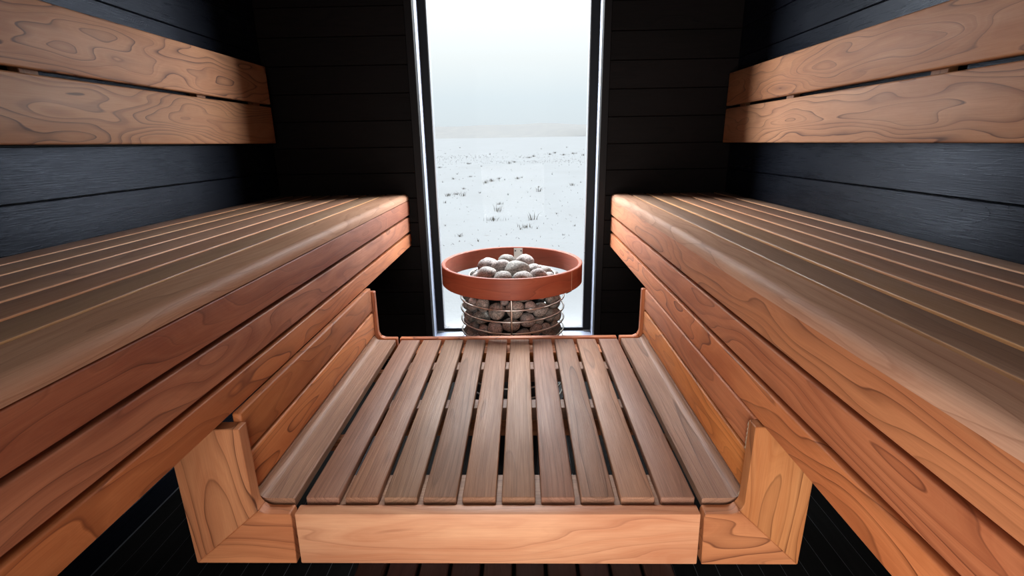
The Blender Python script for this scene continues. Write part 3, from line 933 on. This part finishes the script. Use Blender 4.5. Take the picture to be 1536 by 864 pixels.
cagestones = []
for i in range(92):
    r_ = rs.choice((0.026, 0.032, 0.036, 0.040, 0.044))
    a = rs.uniform(0, 2 * math.pi)
    cagestones.append([0.2 * math.cos(a), 0.2 * math.sin(a), rs.uniform(-0.86, -0.63), r_])


def conf_cage(a):
    rad = math.hypot(a[0], a[1]) or 1e-6
    t = CR + 0.004 - a[3] * 0.86
    a[0] *= t / rad; a[1] *= t / rad
    a[2] = min(max(a[2], -0.89 + a[3]), -0.605 - a[3] * 0.6)


relax(cagestones, conf_cage, 200, 0.97)
allst = []
for a in cagestones:
    o = bpy.data.objects.new('sauna_stone', rs.choice(SM)); COL.objects.link(o)
    o.location = (HX + a[0], HY + a[1], H + a[2])
    e = a[3]
    ang = math.atan2(a[1], a[0])
    tilt = rs.gauss(0, 0.35)
    R_ = Matrix.Rotation(ang, 4, 'Z') @ Matrix.Rotation(tilt, 4, 'X')
    o.rotation_euler = R_.to_euler()
    o.scale = (e * 0.86, e * rs.uniform(1.05, 1.32), e * rs.uniform(0.92, 1.08))
    allst.append(o)
    tag(o, 'rounded speckled grey stone behind the wires of the heater cage', 'stone', 'stones inside the heater cage')

top_stones = []
named = [  # (x, y, z, r) relative to the axis, stretch, mesh, label : the ones that show on top of the pile
    (-0.118, -0.105, -0.542, 0.050, (1.25, 1.0, .80), 'wide pinkish grey stone at the front left of the stone pile'),
    (-0.040, -0.135, -0.550, 0.050, (1.0, 1.0, .95), 'dark grey triangular stone at the front of the pile, left of centre'),
    (0.048, -0.140, -0.553, 0.050, (1.12, .95, .80), 'smooth pale brown round stone at the front of the pile, right of centre'),
    (0.120, -0.105, -0.553, 0.044, (1.15, .95, .80), 'dark speckled oval stone at the front right of the pile'),
    (0.022, -0.050, -0.530, 0.048, (1.40, 1.0, .80), 'long dark grey stone lying across the middle of the pile'),
    (-0.035, 0.075, -0.512, 0.038, (1.15, 1.0, .85), 'rounded grey stone on the crest of the pile, left of the bracket'),
    (0.060, 0.080, -0.520, 0.034, (1.1, 1.0, .85), 'small grey stone on the crest of the pile, right of the bracket'),
    (-0.110, 0.060, -0.530, 0.044, (1.35, 1.0, .70), 'flat dark grey stone at the back left of the pile'),
    (0.105, 0.020, -0.545, 0.040, (1.1, 1.0, .80), 'grey brown stone at the right of the pile behind the dark oval one'),
    (0.150, 0.055, -0.560, 0.032, (1.0, 1.0, .85), 'small dark stone near the right rim of the pile'),
    (0.178, -0.020, -0.580, 0.032, (1.0, 1.0, .90), 'small pinkish stone at the far right rim of the pile'),
    (-0.045, 0.000, -0.525, 0.036, (1.2, 1.0, .75), 'pale grey stone in the middle of the pile behind the triangular one'),
    (-0.172, -0.020, -0.580, 0.034, (1.1, 1.0, .85), 'small dark grey stone at the left rim of the pile'),
    (0.0, -0.175, -0.612, 0.036, (1.1, 1.0, .8), None), (-0.085, -0.165, -0.612, 0.034, (1.1, 1.0, .8), None), (0.090, -0.160, -0.615, 0.034, (1.1, 1.0, .8), None),
    (0.0, 0.15, -0.575, 0.040, (1.1, 1.0, .8), None), (0.10, 0.13, -0.585, 0.036, (1.1, 1.0, .8), None), (-0.10, 0.14, -0.585, 0.036, (1.1, 1.0, .8), None),
    (-0.165, 0.07, -0.595, 0.034, (1.1, 1.0, .8), None), (0.16, 0.11, -0.60, 0.03, (1.1, 1.0, .8), None), (0.01, 0.02, -0.585, 0.036, (1.2, 1.0, .7), None),
    (-0.155, -0.09, -0.612, 0.034, (1.1, 1.0, .8), None), (0.155, -0.085, -0.614, 0.032, (1.1, 1.0, .8), None), (0.075, -0.03, -0.590, 0.036, (1.1, 1.0, .8), None), (-0.09, -0.02, -0.585, 0.038, (1.1, 1.0, .8), None)]
for i, (x_, y_, z_, r_, st, lab) in enumerate(named):
    o = bpy.data.objects.new('sauna_stone', SM[i % 8]); COL.objects.link(o)
    allst.append(o)
    o.location = (HX + x_, HY + y_, H + z_ - 0.026)
    o.scale = tuple(r_ * q for q in st)
    o.rotation_euler = (rs.gauss(0, .12), rs.gauss(0, .18), rs.gauss(0, .35))
    if lab: tag(o, lab, 'stone', 'stones heaped on top of the heater')
    else: tag(o, 'grey stone packed in under the top of the heap', 'stone', 'stones heaped on top of the heater')


# settle the stones: keep them inside the wires and let none cut into another
from mathutils.bvhtree import BVHTree


def world_verts(o):
    M_ = Matrix.Translation(o.location) @ o.rotation_euler.to_matrix().to_4x4() @ Matrix.Diagonal((*o.scale, 1))
    return [M_ @ v.co for v in o.data.vertices]


POLY = {m.name: [tuple(p.vertices) for p in m.polygons] for m in SM}
tree, bb = {}, {}


def update(o):
    V = world_verts(o)
    lim = CR - 0.0050 if o.location.z < H - 0.60 else 0.26
    far = max(math.hypot(v.x - HX, v.y - HY) for v in V)
    if far > lim:
        d_ = Vector((o.location.x - HX, o.location.y - HY, 0)).normalized() * (far - lim)
        o.location -= d_; V = [v - d_ for v in V]
    top_ = max(v.z for v in V)
    tree[o] = BVHTree.FromPolygons(V, POLY[o.data.name])
    bb[o] = (Vector((min(v.x for v in V), min(v.y for v in V), min(v.z for v in V))), Vector((max(v.x for v in V), max(v.y for v in V), top_)))


for o in allst: update(o)
hv, hp = [], []
for ch in h.children:
    k_ = len(hv)
    hv += [ch.matrix_local @ v.co + h.location for v in ch.data.vertices]
    hp += [tuple(i + k_ for i in p.vertices) for p in ch.data.polygons]
heater_tree = BVHTree.FromPolygons(hv, hp)
dirty = set(allst)
for it in range(30):
    hit = set()
    for i, a in enumerate(allst):
        for b in allst[i + 1:]:
            if a not in dirty and b not in dirty: continue
            A, B = bb[a], bb[b]
            if A[0].x > B[1].x or B[0].x > A[1].x or A[0].y > B[1].y or B[0].y > A[1].y or A[0].z > B[1].z or B[0].z > A[1].z: continue
            if tree[a].overlap(tree[b]):
                hit.add(a); hit.add(b)
                d_ = (a.location - b.location).normalized() * 0.0011
                a.location += d_; b.location -= d_
        if a in dirty and tree[a].overlap(heater_tree):
            hit.add(a)
            a.location -= Vector((a.location.x - HX, a.location.y - HY, 0)).normalized() * 0.001
    if not hit: break
    for o in hit:
        o.scale = tuple(q * 0.972 for q in o.scale); update(o)
    dirty = hit
# drop small stones into the gaps that are left
for t in range(5000):
    a_, z_ = rs.uniform(0, 6.283), rs.uniform(-0.86, -0.62)
    o = bpy.data.objects.new('sauna_stone', rs.choice(SM))
    R0 = 0.213 if rs.random() < 0.8 else 0.19
    o.location = (HX + R0 * math.cos(a_), HY + R0 * math.sin(a_), H + z_)
    o.rotation_euler = (rs.uniform(-.4, .4), rs.uniform(-.4, .4), a_)
    q = rs.choice((0.016, 0.020))
    o.scale = (q, q * 1.1, q)
    V = world_verts(o)
    tr = BVHTree.FromPolygons(V, POLY[o.data.name])
    if tr.overlap(heater_tree) or any((b.location - o.location).length < 0.09 and tr.overlap(tree[b]) for b in allst):
        bpy.data.objects.remove(o); continue
    COL.objects.link(o)
    tag(o, 'rounded speckled grey stone behind the wires of the heater cage', 'stone', 'stones inside the heater cage')
    update(o); allst.append(o)
# swell each stone along its own axes until it nearly meets its neighbours
near = {a: [b for b in allst if b is not a and (a.location - b.location).length < 0.16] for a in allst}
for step in range(7):
    for a in allst:
        for ax in (1, 2, 0):
            old, loc0 = a.scale.copy(), a.location.copy()
            sc_ = list(old)
            if sc_[ax] * 1.05 > 1.6 * min(sc_) or sc_[ax] > 0.055: continue
            sc_[ax] *= 1.05; a.scale = sc_
            update(a)
            A = bb[a]; bad = tree[a].overlap(heater_tree) or (A[1].z > H - 0.51)
            if not bad:
                for b in near[a]:
                    B = bb[b]
                    if A[0].x > B[1].x or B[0].x > A[1].x or A[0].y > B[1].y or B[0].y > A[1].y or A[0].z > B[1].z or B[0].z > A[1].z: continue
                    if tree[a].overlap(tree[b]): bad = True; break
            if bad:
                a.scale = old; a.location = loc0; update(a)

for o in allst:
    for _ in range(8):
        if not tree[o].overlap(heater_tree): break
        o.scale = tuple(q * 0.96 for q in o.scale); update(o)
# say which stone is which for those the photograph shows between the wires
rows = {0: [], 1: [], 2: []}
for o in allst:
    if 'cage' not in o['label']: continue
    zr = o.location.z - H
    if o.location.y - HY > -0.06 or zr < -0.80: 
        tag(o, 'grey heater stone hidden low or at the back of the wire cage'); continue
    rows[0 if zr > -0.682 else 1 if zr > -0.735 else 2].append(o)
for k_, where in ((0, 'above the first wire under the hoop'), (1, 'between the first and second wires'), (2, 'below the second wire')):
    for i, o in enumerate(sorted(rows[k_], key=lambda o: pxx(o.location))):
        tag(o, '%s speckled stone %s, %s' % ('large' if max(o.scale) > 0.042 else 'small' if max(o.scale) < 0.03 else 'grey', where, nth(min(i, 19))))
